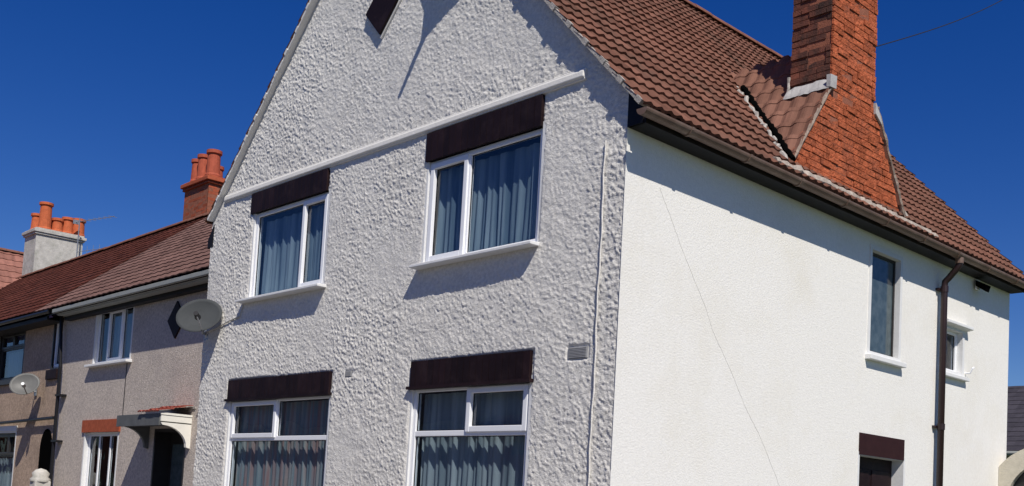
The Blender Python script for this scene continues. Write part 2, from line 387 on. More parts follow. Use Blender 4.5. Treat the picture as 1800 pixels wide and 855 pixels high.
# ------------------------------------------------------------------ ground, pavement, road
def sheet(name, m, x0, x1, y0, y1, z):
    return struct(MB().box(x0, x1, y0, y1, z-.02, z).build(name, m))
M_GRASS = mat('lawn_green', (.07, .10, .035), .95, .35, 3, .02, 90)
M_ASPH = mat('asphalt', (.055, .055, .057), .9, .2, 60, .003, 120)
M_PAVE = mat('paving_slabs', (.19, .18, .17), .9, .12, 6, .003, 60)
g = MB(); g.add([(-900, -900, 0), (900, -900, 0), (900, 900, 0), (-900, 900, 0)], [(0, 1, 2, 3)]); struct(g.build('ground', M_GRASS))
sheet('front_garden_paving', M_PAVE, -30, 12, -4.2, .9, .03)
struct(MB().box(-80, 60, -6.5, -4.2, -.1, .13).build('pavement', M_PAVE))
struct(MB().box(-80, 60, -13.5, -6.6, -.2, .012).build('road', M_ASPH))
struct(MB().box(-80, 60, -6.6, -6.5, -.1, .132).build('kerb', M_PAVE, bevel=.02))
struct(MB().box(-80, 60, -16, -13.5, -.1, .13).build('far_pavement', M_PAVE))
sheet('side_path', M_PAVE, .1, 1.5, .9, 12, .03)

# ================================================================== MAIN HOUSE
S_ = 1.05; E0 = 5.47; XR = -4.0; XL = -8.0; YB = 8.67; ZR = E0 - S_*XR
def roofz(x): return E0 - S_*x if x > XR else E0 + S_*(x-XL)
house = thing('end_terrace_house', (-4, 4.3, 0), 'large end house with grey rough rendered gable front and white side wall', 'house')
wins = {'UL': (-6.78, -4.95, 4.18, 5.40), 'UR': (-2.94, -1.13, 4.18, 5.36), 'GL': (-7.09, -4.62, .95, 2.81), 'GR': (-2.98, -1.12, .95, 2.81)}
def topf(x): return roofz(x) - .03
wall_sheet('front_wall', M_FRONT, house, (0, 0, 0), X, -Y, XL, 0, 0, 9.7, holes=list(wins.values()), top=topf, res=.0105, disp=.0088, gables=[XR],
           flats=[(-6.86, -4.96, 5.40, 5.68), (-2.97, -1.13, 5.36, 5.68), (-7.15, -4.58, 2.79, 3.08), (-3.03, -1.08, 2.79, 3.10), (-.62, -.36, 2.98, 3.10), (-4.3, -4.17, 3.0, 3.06)])
side_holes = [(4.55, 5.27, 3.66, 4.90), (6.57, 7.10, 3.70, 4.26), (4.40, 5.50, .05, 2.40)]
wall_sheet('side_wall', M_SIDE, house, O0, Y, X, -.012, YB, 0, 5.42, holes=side_holes, res=.4)
wall_sheet('rear_wall', M_SIDE, house, (0, YB, 0), X, Y, XL, 0, 0, 9.7, top=topf, res=.5, gables=[XR])
wall_sheet('left_wall', M_FRONT, house, (XL, 0, 0), Y, -X, 0, YB, 0, 5.42, res=.5)
MB().box(-7.9, -.1, .4, 8.5, 2.72, 2.9).build('upper_floor', M_ROOM, house)
MB().box(-7.9, -.1, .4, 8.5, 5.45, 5.5).build('ceiling_board', M_ROOM, house)
MB().box(-3.9, -3.8, .4, 8.5, 0, 5.45).build('partition', M_ROOM, house)

# string course, lintel boards, sills
sc2 = MB().hexa([(-7.64, -.026, 5.690), (-.56, -.026, 5.690), (-.56, .03, 5.690), (-7.64, .03, 5.690), (-7.64, -.026, 5.805), (-.56, -.026, 5.805), (-.56, .03, 5.82), (-7.64, .03, 5.82)])
sc2.hexa([(-7.64, -.046, 5.715), (-.57, -.046, 5.715), (-.56, -.02, 5.702), (-7.64, -.02, 5.702), (-7.64, -.040, 5.775), (-.57, -.040, 5.775), (-.57, -.02, 5.795), (-7.64, -.02, 5.80)])
sc2.build('string_course', M_STRING, house, bevel=.012)
def lintel(O, U, Q, u0, u1, z0, z1, lip=False):
    f = MB().basis(O, U, Q); n = max(3, round((u1-u0)/.1)); w = (u1-u0)/n
    f.box(u0, u1, -.10, .012, z0, z1)
    for i in range(n): f.box(u0+i*w+.003, u0+(i+1)*w-.003, .0125, .030, z0+.001, z1-.001)
    if lip: f.box(u0-.03, u1+.03, -.05, .055, z0-.035, z0-.002)
    return f.build('lintel_board', M_LINTEL, house)
lintel(*FR, -6.86, -4.96, 5.40, 5.68); lintel(*FR, -2.97, -1.13, 5.36, 5.68)
lintel(*FR, -7.13, -4.60, 2.82, 3.08, True); lintel(*FR, -3.0, -1.10, 2.82, 3.10, True)
def sill(O, U, Q, u0, u1, z1, d, h=.045, m=M_SMOOTH, par=None):
    f = MB().basis(O, U, Q); f.hexa([(u0, -.08, z1-h), (u1, -.08, z1-h), (u1, d, z1-h), (u0, d, z1-h), (u0, -.08, z1), (u1, -.08, z1), (u1, d, z1-.012), (u0, d, z1-.012)])
    return f.build('window_sill', m, par or house, bevel=.006)
sill(*FR, -6.93, -4.86, 4.19, .13); sill(*FR, -3.02, -1.08, 4.18, .13)
sill(*FR, -7.15, -4.55, .96, .13); sill(*FR, -3.05, -1.05, .96, .13)
for k in wins: reveal(house, *FR, *wins[k], .14, M_SMOOTH, lip=-.004)
a = wins['UL']; window(house, *FR, *a, [(a[0], -5.56, a[2], a[3], False), (-5.56, a[1], a[2], a[3], True)], rec=.03)
a = wins['UR']; window(house, *FR, *a, [(a[0], -2.27, a[2], a[3], True), (-2.27, a[1], a[2], a[3], False)], rec=.03)
a = wins['GL']; window(house, *FR, *a, [(a[0], -5.87, 2.27, a[3], True), (-5.87, a[1], 2.27, a[3], False), (a[0], a[1], a[2], 2.27, False)], transom=2.27, rec=.03)
a = wins['GR']; window(house, *FR, *a, [(a[0], -2.07, 2.30, a[3], False), (-2.07, a[1], 2.30, a[3], True), (a[0], a[1], a[2], 2.30, False)], transom=2.30, rec=.03)
curtain(*FR, -6.74, -5.0, 4.1, 5.30, M_CURT, 'gathered blue grey net curtain in the smaller upper window nearest the terrace')
curtain(*FR, -2.9, -1.17, 4.1, 5.28, M_CURT, 'gathered blue grey net curtain in the upper window near the house corner')
curtain(*FR, -7.05, -4.66, .9, 2.75, M_CURT3, 'pink and grey striped net curtain in the ground floor window by the neighbour')
curtain(*FR, -2.95, -1.15, .9, 2.75, M_CURT2, 'pale grey net curtain in the ground floor window near the house corner')
# small wall features
for u, z, w, h in ((-.49, 3.04, .125, .055), (-4.24, 3.03, .07, .035)):
    f = MB().basis(*FR); f.box(u-w, u+w, -.02, .004, z-h, z+h)
    for i in range(7): f.box(u-w+.015, u+w-.015, .004, .010, z-h+.008+i*(2*h-.01)/7, z-h+.014+i*(2*h-.01)/7)
    f.build('air_brick', M_AIR, house)
pts = [(-.25+.006*math.sin(z*5)+.004*math.sin(z*17), -.022, z) for z in np.linspace(5.02, .1, 90)]
MB().tube(pts, .008, 6).build('painted_cable', M_FRONT, house)
pl = MB().prism([(-4.0, .03, 7.13), (-3.68, .03, 7.47), (-4.0, .03, 7.81), (-4.32, .03, 7.47)], (0, -.085, 0)); pl.build('diamond_plaque', M_LINTEL, house, bevel=.004)
pl = MB().prism([(-4.0, .03, 7.09), (-3.64, .03, 7.47), (-4.0, .03, 7.85), (-4.36, .03, 7.47)], (0, -.055, 0)); pl.build('plaque_backing', M_STRING, house)

# side wall features
def sidewin(h, frost, zs):
    reveal(house, *SD, *h, .16, M_SMOOTH, lip=.012, t=.055, name='smooth_window_surround')
    if frost:
        f = MB().basis(*SD); f.box(h[0], h[1], -.10, -.075, h[2], h[3]); w = f.build('window', M_FROST, house); w['label'] = 'tall narrow fixed window with obscure glass'
        MB().basis(*SD).box(h[0], h[0]+.03, -.11, -.06, h[2], h[3]).box(h[1]-.03, h[1], -.11, -.06, h[2], h[3]).box(h[0], h[1], -.11, -.061, h[2], h[2]+.03).box(h[0], h[1], -.11, -.061, h[3]-.03, h[3]).build('frame', M_DARKFRAME, w)
    else:
        window(house, *SD, *h, [(h[0], h[1], h[2], h[3], False)], rec=.07, fw_=.04)
sidewin(side_holes[0], True, 0); sidewin(side_holes[1], False, 0)
sill(*SD, 4.46, 5.36, 3.62, .08, .07); sill(*SD, 6.46, 7.22, 3.66, .07, .06)
MB().basis(*SD).hexa([(6.46, -.02, 4.29), (7.24, -.02, 4.29), (7.24, .10, 4.31), (6.46, .10, 4.31), (6.46, -.02, 4.40), (7.24, -.02, 4.40), (7.24, .10, 4.35), (6.46, .10, 4.35)]).build('window_hood', M_SMOOTH, house, bevel=.006)
lo = MB().basis(*SD); lo.box(4.38, 5.50, -.16, .012, 2.40, 2.66); lo.build('lintel_board', mat('maroon_board', (.032, .011, .011), .6, spec=.2), house)
dr = MB().basis(*SD); dr.box(4.40, 5.50, -.20, -.15, .05, 2.40); dr = dr.build('side_door', M_LINTEL, house)
MB().basis(*SD).box(4.48, 4.90, -.152, -.138, 1.3, 2.25).box(4.98, 5.42, -.152, -.138, 1.3, 2.25).build('door_panel', M_LINTEL, dr, bevel=.01)
MB().basis(*SD).box(4.48, 4.90, -.152, -.138, .2, 1.15).box(4.98, 5.42, -.152, -.138, .2, 1.15).build('door_panel', M_LINTEL, dr, bevel=.01)
reveal(house, *SD, 4.40, 5.50, .05, 2.395, .16, M_SMOOTH, lip=.006, t=.04)
MB().box(-.16, .35, 4.35, 5.55, 0, .05).build('doorstep', M_PAVE, house)
# hairline crack in the white render
ck = [(.002, 0, 0)]
path = [(0.49, 4.65), (0.63, 4.46), (0.93, 4.06), (1.28, 3.64), (1.41, 3.43), (1.76, 3.05), (2.03, 2.72), (2.31, 2.45), (2.72, 1.94), (2.9, 1.67)]
pp = []
for (a0, b0), (a1, b1) in zip(path, path[1:]):
    for t in np.linspace(0, 1, 12, endpoint=False): pp.append((-.001, a0+(a1-a0)*t+random.uniform(-.006, .006), b0+(b1-b0)*t))
MB().tube(pp, .0038, 4).build('render_crack', M_CRACK, house)

# roof slopes
pr = MB().prism([(.20, .03, E0-.20*S_-.02), (XR, .03, ZR-.02), (-8.02, .03, E0-.02*S_-.02), (-8.02, .03, E0-.02*S_-.10), (XR, .03, ZR-.12), (.20, .03, E0-.20*S_-.10)], (0, 8.8, 0))
roof = pr.build('roof', M_SOFFIT, house)
vl = math.hypot(1, S_); Lr = (4.36)*vl
tiles('roof_tiles', M_ROOF, roof, (.24, -.10, E0-.24*S_), Y, (-1, 0, S_), 9.0, 4.24*vl-.03, gauge=.25, period=.147, amp=.022, lift=.036, jit=.003)
tiles('roof_tiles', M_ROOF, roof, (-8.03, 8.91, E0-.03*S_), -Y, (1, 0, S_), 9.01, 4.03*vl-.03, gauge=.25, period=.147, amp=.022, lift=.036, jit=.003)
ridge('ridge_tiles', M_RIDGE, roof, (XR, -.09, ZR+.045), (XR, 8.91, ZR+.045), r=.13)
# mortar-bedded verges, lumpy at every tile course
for sgn in (1, -1):
    f = MB(); nseg = int((4.21 if sgn > 0 else 3.99)*vl/.085)
    for i in range(nseg):
        s0, s1 = i*.085, (i+1)*.085
        lump = (.016 if sgn > 0 else .006)*((i % 4) == 0) + random.uniform(0, .005)
        def P(s, up, y): 
            st = .22 if sgn > 0 else -.01; x = st-s/vl; z = E0-st*S_+s/vl*S_
            return ((x if sgn > 0 else -8-x)+ (up*.7)*sgn, y, z+up*.7)
        f.hexa([P(s0, -.018, -.094-lump), P(s1, -.018, -.094-lump), P(s1, -.018, .03), P(s0, -.018, .03), P(s0, .016+lump, -.094-lump), P(s1, .016+lump, -.094-lump), P(s1, .016, .03), P(s0, .016, .03)])
    f.build('verge_mortar', M_MORTAR if sgn > 0 else M_STRING, roof)
# eaves: soffit, fascia, gutter, brackets
for sgn in (1, -1):
    q = lambda x: x if sgn > 0 else -7.93-x*.8
    f = MB(); f.box(min(q(.002), q(.19)), max(q(.002), q(.19)), -.01, 8.70, 5.09, 5.11); f.box(min(q(.19), q(.215)), max(q(.19), q(.215)), -.01, 8.75, 5.085, 5.22)
    f.prism([(q(.002), -.018, 5.09), (q(.19), -.018, 5.09), (q(.19), -.018, 5.22), (q(.002), -.018, 5.42)], (0, .03, 0))
    f.build('soffit_and_fascia', M_SOFFIT, house)
    gt = MB(); rr = .062; pr_ = []
    for k in range(13):
        t = math.pi+math.pi*k/12; pr_.append((q(.28+rr*math.cos(t)), 0, 5.165+rr*math.sin(t)))
    for k in range(12, -1, -1):
        t = math.pi+math.pi*k/12; pr_.append((q(.28+(rr-.006)*math.cos(t)), 0, 5.165+(rr-.006)*math.sin(t)))
    gt.v = []; n = len(pr_); 
    y0, y1 = (-.15 if sgn > 0 else .15), 8.93
    gt.add([(p[0], y0, p[2]) for p in pr_]+[(p[0], y1, p[2]+.0) for p in pr_], [(k, (k+1) % n, (k+1) % n+n, k+n) for k in range(n)])
    for yy in (y0, y1-.01):
        gt.add([(p[0], yy, p[2]) for p in pr_[:13]]+[(p[0], yy+.01, p[2]) for p in pr_[:13]], [tuple(range(13)), tuple(range(13, 26))[::-1]])
    go = gt.build('gutter', M_GUTTER, house)
    for yy in np.arange(.5, 8.9, .95):
        br = MB()
        for k in range(8):
            t0, t1 = math.pi+math.pi*k/8, math.pi+math.pi*(k+1)/8; ra, rb = rr+.002, rr+.010
            br.hexa([(q(.28+ra*math.cos(t0)), yy, 5.165+ra*math.sin(t0)), (q(.28+ra*math.cos(t1)), yy, 5.165+ra*math.sin(t1)), (q(.28+rb*math.cos(t1)), yy, 5.165+rb*math.sin(t1)), (q(.28+rb*math.cos(t0)), yy, 5.165+rb*math.sin(t0)),
                     (q(.28+ra*math.cos(t0)), yy+.035, 5.165+ra*math.sin(t0)), (q(.28+ra*math.cos(t1)), yy+.035, 5.165+ra*math.sin(t1)), (q(.28+rb*math.cos(t1)), yy+.035, 5.165+rb*math.sin(t1)), (q(.28+rb*math.cos(t0)), yy+.035, 5.165+rb*math.sin(t0))])
        br.build('gutter_bracket', M_GUTTER, go)
# downpipe with swan neck
dp = MB(); dp.tube([(.28, 6.33, 5.11), (.28, 6.33, 5.03), (.25, 6.33, 4.98), (.14, 6.33, 4.86), (.095, 6.33, 4.82), (.09, 6.33, 4.76), (.09, 6.33, .15)], .042, 14)
dp = dp.build('downpipe', M_PIPE, house, smooth=True)
for zz in (4.72, 2.9, 1.2):
    MB().tube([(.09, 6.33, zz-.04), (.09, 6.33, zz+.04)], .050, 14).box(.0, .05, 6.26, 6.40, zz-.015, zz+.015).build('pipe_collar', M_PIPE, dp)
MB().tube([(.28, 6.33, 5.115), (.28, 6.33, 5.04)], .052, 14).build('gutter_outlet', M_GUTTER, dp)
# small hook / overflow beside little window
MB().tube([(-.01, 7.22, 3.72), (.07, 7.22, 3.72), (.10, 7.22, 3.78), (.10, 7.26, 3.80)], .012, 8).build('overflow_pipe', M_UPVC, house)

# chimney: brick gablet on the wall line, stack rising through it, little tiled shoulders
ch = MB()
yl, yr, zb = 2.56, 5.24, 5.36; yc = 3.93; SL, SR = 1.24/(3.42-2.56), 1.24/(5.24-4.42)
CX0, CX1 = -.50, .05      # stack in x
CY0, CY1 = 3.42, 4.42      # stack in y
ch.prism([(0.035, yl+.02, zb-.2), (0.035, yr-.02, zb-.2), (0.035, yr-.02, zb), (0.035, CY1-.01, 6.58), (0.035, CY0+.01, 6.58), (0.035, yl+.02, zb)], (-.2, 0, 0))
ch.box(CX0+.012, CX1-.012, CY0+.012, CY1-.012, 5.6, 9.0)
chim = ch.build('chimney', M_BRICKMORTAR, house)
lf = lambda z: yl+.03 + max(0, (z-zb))/(6.60-zb)*(CY0-yl-.03) if z < 6.60 else CY0
rf = lambda z: yr-.03 - max(0, (z-zb))/(6.60-zb)*(yr-.03-CY1) if z < 6.60 else CY1
b = MB(); bricks(b, (CX1, 0, 0), Y, X, lf, rf, 5.30, 9.0, thick=.03, jit=.0070); b.build('brick_face', M_BRICK, chim)
# left (street) face is sooty
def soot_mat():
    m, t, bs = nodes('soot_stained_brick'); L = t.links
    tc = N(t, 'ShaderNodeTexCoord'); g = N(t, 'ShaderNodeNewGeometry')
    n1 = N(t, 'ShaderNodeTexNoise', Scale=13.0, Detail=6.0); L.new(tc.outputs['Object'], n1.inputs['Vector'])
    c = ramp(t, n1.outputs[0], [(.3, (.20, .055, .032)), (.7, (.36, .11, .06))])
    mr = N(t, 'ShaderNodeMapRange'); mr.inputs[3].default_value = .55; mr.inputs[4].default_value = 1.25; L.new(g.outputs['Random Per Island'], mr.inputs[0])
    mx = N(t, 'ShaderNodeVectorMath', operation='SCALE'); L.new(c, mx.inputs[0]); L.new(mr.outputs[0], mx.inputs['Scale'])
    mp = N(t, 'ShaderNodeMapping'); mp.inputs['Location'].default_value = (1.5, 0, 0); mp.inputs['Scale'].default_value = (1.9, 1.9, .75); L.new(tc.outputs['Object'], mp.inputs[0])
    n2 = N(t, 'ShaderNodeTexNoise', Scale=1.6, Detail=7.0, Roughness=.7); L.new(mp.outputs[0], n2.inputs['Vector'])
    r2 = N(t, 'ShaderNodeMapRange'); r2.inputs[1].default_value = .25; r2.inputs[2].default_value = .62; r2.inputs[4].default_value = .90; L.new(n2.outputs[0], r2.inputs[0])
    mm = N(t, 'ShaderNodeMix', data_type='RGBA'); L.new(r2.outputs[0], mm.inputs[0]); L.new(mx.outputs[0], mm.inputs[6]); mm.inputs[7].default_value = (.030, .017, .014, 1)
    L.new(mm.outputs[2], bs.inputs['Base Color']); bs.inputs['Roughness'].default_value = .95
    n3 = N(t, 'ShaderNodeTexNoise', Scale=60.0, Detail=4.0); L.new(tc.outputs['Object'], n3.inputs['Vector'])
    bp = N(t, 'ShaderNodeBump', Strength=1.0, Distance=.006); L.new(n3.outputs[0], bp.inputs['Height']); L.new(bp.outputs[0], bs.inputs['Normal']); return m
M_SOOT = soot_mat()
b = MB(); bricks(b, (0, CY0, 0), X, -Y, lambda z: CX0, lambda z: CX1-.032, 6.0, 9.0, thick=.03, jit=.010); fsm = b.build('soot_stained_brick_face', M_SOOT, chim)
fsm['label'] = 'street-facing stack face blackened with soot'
b = MB(); bricks(b, (0, CY1, 0), X, Y, lambda z: CX0, lambda z: CX1-.032, 6.0, 9.0, thick=.03); bricks(b, (CX0, 0, 0), Y, -X, lambda z: CY0+.03, lambda z: CY1-.03, 6.0, 9.0, thick=.03); b.build('rear_brick_faces', M_BRICK, chim)
MB().box(CX0-.05, CX1+.05, CY0-.05, CY1+.05, 9.0, 9.2).build('corbel_cap', M_BRICK, chim, bevel=.01)
for yy in (3.68, 4.16):
    MB().lathe((-.22, yy, 9.2), [(.12, 0), (.13, .05), (.11, .08), (.10, .42), (.125, .44), (.125, .5), (.09, .5), (.08, .1)]).build('chimney_pot', M_POT, chim)
# shoulder roofs: sloped planes either side running back into the main slope (tile rows parallel to the eaves of each slope)
def shoulder(sgn, back):
    y0 = yl-.045 if sgn > 0 else yr+.045
    zz = zb-.02*SL+.03; U = -X if sgn > 0 else X; V = Vector((0, sgn, SL if sgn > 0 else SR)).normalized()
    P0 = Vector((.075, y0, zz)) if sgn > 0 else Vector((-2.5, y0, zz))
    cl = [((0, 0, E0), (-S_, 0, -1))]                     # clear what lies below the main slope
    if back: cl += [((0, yc, 0), (0, sgn, 0)), ((CX0, 0, 0), (1, 0, 0))]
    else: cl += [((0, CY0+.01 if sgn > 0 else CY1-.01, 0), (0, sgn, 0)), ((CX0, 0, 0), (-1, 0, 0))]
    o = tiles('shoulder_tiles', M_ROOFP, chim, P0, U, V, 2.575, 2.6, gauge=.28, period=.20, amp=.026, lift=.055, clips=cl)
    return o
for b_ in (True, False): shoulder(1, b_); shoulder(-1, b_)
u = MB().prism([(.02, yl, zb-.06), (.02, yc, 7.20), (.02, yr, zb-.06)], (-2.4, 0, 0)); 
uo = u.build('shoulder_core', M_SOFFIT, chim)
bm = bmesh.new(); bm.from_mesh(uo.data); bmesh.ops.bisect_plane(bm, geom=bm.verts[:]+bm.edges[:]+bm.faces[:], plane_co=Vector((0, 0, E0-.05))-base_of(chim), plane_no=(-S_, 0, -1), clear_outer=True)
# the front of the core stays behind the brick face
for v in bm.verts:
    if v.co.x+base_of(chim).x > -.1: v.co.x -= .05
bm.to_mesh(uo.data); bm.free()
# raking mortar / verge strips on the brick gablet, valley mortar, lead flashing
def strip(name, m, pts, r, par, flat=1.0, j=.008):
    P = []
    for a0, a1 in zip(pts, pts[1:]):
        a0 = Vector(a0); a1 = Vector(a1); n = max(2, int((a1-a0).length/.06))
        for t in range(n): P.append(a0.lerp(a1, t/n)+Vector((random.uniform(-j, j), random.uniform(-j, j), random.uniform(-j, j))))
    P.append(Vector(pts[-1])); return MB().tube(P, [r*random.uniform(.75, 1.25) for _ in P], 7).build(name, m, par)
strip('raking_verge', M_FLAUNCH, [(.058, yl+.02, zb+.02), (.058, CY0-.02, 6.56)], .022, chim, j=.003)
strip('raking_verge', M_FLAUNCH, [(.055, yr+.01, zb+.03), (.055, CY1+.04, 6.62)], .030, chim, j=.004)
def val(y, s):   # valley between shoulder and main slope
    z = zb-.02+(SL if s > 0 else SR)*((y-yl+.04) if s > 0 else (yr+.04-y)); return ((E0-z)/S_, y, z)
p0 = val(yl+.02, 1); p1 = val(3.62, 1)
strip('valley_mortar', M_MORTAR, [(p0[0]+.02, p0[1]-.05, p0[2]+.03), (p1[0]+.02, p1[1]-.05, p1[2]+.02)], .026, chim, j=.020)
strip('valley_shade_strip', M_DARK, [(p0[0]+.05, p0[1]+.04, p0[2]+.045), (p1[0]+.05, p1[1]+.04, p1[2]+.045)], .034, chim, j=.010)  # black strip standing in for the shade beside the valley mortar
p0 = val(yr-.02, -1); p1 = val(4.3, -1)
strip('valley_mortar', M_MORTAR, [(p0[0]+.02, p0[1]+.05, p0[2]+.03), (p1[0]+.02, p1[1]+.05, p1[2]+.03)], .03, chim, j=.018)
strip('foot_mortar', M_FOOT, [(.20, 2.05, 5.285), (.18, 2.6, 5.30), (.16, 3.4, 5.315), (.16, 4.6, 5.315), (.18, 5.3, 5.30), (.22, 5.75, 5.265)], .058, chim, j=.010)
fl = MB(); n = 14; xs_ = np.linspace(CX1+.035, CX0-.03, n); pv = None
for x_ in xs_:
    k_ = random.uniform(-.008, .008); zl = 6.60-SL*.10+.05
    cur = [(x_, CY0-.10+k_, zl+random.uniform(-.006, .006)), (x_, CY0-.085+k_, zl+.035), (x_, CY0-.004, 6.66+random.uniform(-.012, .012)), (x_, CY0+.01, 6.62)]
    if pv: fl.hexa([pv[0], cur[0], cur[3], pv[3], pv[1], cur[1], cur[2], pv[2]])
    pv = cur
fl.box(CX1-.01, CX1+.045, CY0-.10, CY0+.03, 6.52, 6.67, j=.006)
fl.build('flashing_fillet', M_LEAD, chim)
strip('flashing_fillet', M_MORTAR, [(CX0-.02, CY0-.02, 6.42), (CX0-.015, CY0-.01, 6.80)], .020, chim, j=.006)
MB().hexa([(CX0, CY1-.02, 6.52), (CX1+.03, CY1-.02, 6.52), (CX1+.03, CY1+.14, 6.42), (CX0, CY1+.14, 6.42), (CX0, CY1-.02, 6.66), (CX1+.03, CY1-.02, 6.66), (CX1+.03, CY1+.14, 6.48), (CX0, CY1+.14, 6.48)]).build('lead_flashing', M_LEAD, chim, bevel=.006)

# security lamp on the side wall
lp = thing('security_lamp', (0, 7.5, 4.95), 'small black security lamp under the eaves at the far end of white wall', 'lamp')
MB().box(.012, .04, 7.44, 7.56, 4.93, 5.07).build('bracket', M_UPVC, lp, bevel=.004)
MB().hexa([(.04, 7.38, 4.97), (.04, 7.56, 4.97), (.17, 7.53, 4.88), (.17, 7.41, 4.88), (.04, 7.38, 5.05), (.04, 7.56, 5.05), (.19, 7.55, 4.97), (.19, 7.39, 4.97)])  .build('lamp_head', M_DARK, lp, bevel=.006)

# plate and arm added out of view, shaped to cast the gable shadow
gb = thing('gable_shadow_caster', (-2.6, 0, 7.5), 'unseen grey plate and thin arm added to cast a shadow on the rendered gable', 'bracket')
MB().prism([(-3.28, -.0, 7.5), (-3.23, -.05, 7.5), (-2.95, -.14, 7.5), (-2.72, -.28, 7.5), (-2.68, -.28, 7.5), (-2.45, -.20, 7.5), (-2.15, -.13, 7.5), (-1.98, -.0, 7.5)], (0, 0, .02)).build('shadow_caster_plate', M_FASC, gb)
MB().tube([(-2.70, -.2, 7.51), (-2.66, -.50, 7.51)], [.045, .028], 8).build('shadow_caster_arm', M_FASC, gb)

# ================================================================== satellite dishes
def dish(loc, face, wall_pt, label, R=.285, roll=.35, dm=None, tilt=.3, group='satellite dishes on the street fronts'):
    t = thing('satellite_dish', loc, label, 'satellite dish', group); L = Vector(loc); F = Vector(face).normalized()
    sx = F.cross(Z).normalized(); up = sx.cross(F)
    sx, up = sx*math.cos(roll)-up*math.sin(roll), up*math.cos(roll)+sx*math.sin(roll)
    mb = MB(); rings = 8; seg = 32; vs = [L-F*.07]; fs = []
    for i in range(1, rings+1):
        r = R*i/rings; dp_ = -.07+.07*(i/rings)**2
        for k in range(seg):
            a = 2*math.pi*k/seg; vs.append(L+sx*math.cos(a)*r*1.12+up*math.sin(a)*r*.92+F*dp_)
    for k in range(seg): fs.append((0, 1+k, 1+(k+1) % seg))
    for i in range(rings-1):
        for k in range(seg): fs.append((1+i*seg+k, 1+i*seg+(k+1) % seg, 1+(i+1)*seg+(k+1) % seg, 1+(i+1)*seg+k))
    mb.add(vs, fs); dm = dm or M_DISH; d = mb.build('reflector', dm, t, smooth=True)
    so_ = d.modifiers.new('thickness', 'SOLIDIFY'); so_.thickness = .008
    rim = [L+sx*math.cos(a)*R*1.12+up*math.sin(a)*R*.92 for a in np.linspace(0, 2*math.pi, 33)]
    MB().tube(rim, .006, 6, cap=False).build('rim', dm, t)
    e = L-up*R*.80+F*.36
    MB().tube([L-up*R*.86-F*.02, L-up*R*.98+F*.1, e], .013, 8).build('feed_arm', M_METAL, t)
    MB().tube([e-F*.05+up*.02, e+F*.03+up*.02], .035, 12).tube([e-F*.11+up*.04, e-F*.05+up*.02], [.045, .03], 12).build('receiver_head', M_BLACK if 'corner' in label else M_METAL, t)
    w = Vector(wall_pt); b1 = L-F*.10
    MB().tube([b1-up*.1, b1+up*.12], .022, 10).tube([b1, b1-F*.06, Vector((w.x, w.y-.06, w.z)), w], .02, 10).build('mounting_arm', M_METAL, t)
    MB().box(w.x-.07, w.x+.07, w.y-.012, w.y+.002, w.z-.09, w.z+.09).build('wall_plate', M_METAL, t)
    return t
dish((-7.61, -.30, 4.0), (.70, -.62, .36), (-7.93, 0, 3.80), 'big grey satellite dish on the left corner of the rendered gable house')
dish((-17.3, .62, 3.56), (.80, -.5, .36), (-17.7, 1.0, 3.45), 'pale satellite dish on the buff house with long diagonal shadow', R=.27, dm=M_DISHL)
pts = [(-7.95, -.03, 3.82), (-7.6, -.024, 3.86), (-7.25, -.024, 3.93), (-6.95, -.024, 3.97), (-6.88, -.024, 4.12)]
tag(MB().tube(pts, .009, 6).build('aerial_cable', M_STACKW), 'thin grey cable running from the corner dish to the upper window sill', 'cable')

# ================================================================== NEIGHBOURS
WN = (Vector((0, 1.0, 0)), X, -Y)
def nb_roof(parent, m, x0, x1, eave_y=.60, ez=5.07, sl=.78, ridge_y=4.4, clips=(), period=.26, gauge=.27, dz=0):
    v = math.hypot(1, sl); ln = (ridge_y-eave_y)*v
    r = MB().prism([(x0, eave_y+.06, ez-.03+dz), (x0, ridge_y, ez+sl*(ridge_y-eave_y)-.04+dz), (x0, 2*ridge_y-eave_y, ez-.03+dz), (x0, 2*ridge_y-eave_y, ez-.12+dz), (x0, ridge_y, ez+sl*(ridge_y-eave_y)-.14+dz), (x0, eave_y+.06, ez-.12+dz)], (x1-x0, 0, 0))
    ro = r.build('roof', M_SOFFIT, parent)
    if clips:
        off = base_of(ro); bm = bmesh.new(); bm.from_mesh(ro.data)
        for co, no in clips: bmesh.ops.bisect_plane(bm, geom=bm.verts[:]+bm.edges[:]+bm.faces[:], plane_co=Vector(co)-off, plane_no=no, clear_outer=True)
        bm.to_mesh(ro.data); bm.free()
    tiles('roof_tiles', m, ro, (x0, eave_y, ez+dz), X, (0, 1, sl), x1-x0, ln, gauge=gauge, period=period, amp=.012, lift=.022, seg=4, clips=clips)
    tiles('roof_tiles', m, ro, (x1, 2*ridge_y-eave_y, ez+dz), -X, (0, -1, sl), x1-x0, ln, gauge=gauge, period=period, amp=.012, lift=.022, seg=4, clips=clips)
    return ro
ZRN = 5.07+.78*3.8
# --- pinkish grey terraced house
h1 = thing('terraced_house', (-12.2, 4.4, 0), 'pinkish grey pebbledash terraced house with pale fascia and white porch canopy', 'house')
n1h = [(-14.62, -12.92, 3.87, 4.94), (-14.72, -13.16, .9, 2.52), (-11.55, -10.42, .03, 2.50)]
wall_sheet('front_wall', M_N1, h1, (0, 1, 0), X, -Y, -16.40, -8.0, 0, 5.05, holes=n1h, res=.5)
MB().box(-16.4, -8.02, 1.2, 7.8, 2.6, 2.7).box(-16.4, -8.02, 7.7, 7.8, 0, 5.05).box(-16.4, -16.3, 1.2, 7.7, 0, 5.05).build('inner_walls', M_ROOM, h1)
clipm = [((-8, 0, E0+.02), (S_, 0, -1))]
r1 = nb_roof(h1, M_ROOFN1, -17.1, -5.4, clips=clipm)
ridge('ridge_tiles', M_RIDGE, r1, (-17.1, 4.4, ZRN+.06), (-6.1, 4.4, ZRN+.06), r=.12)
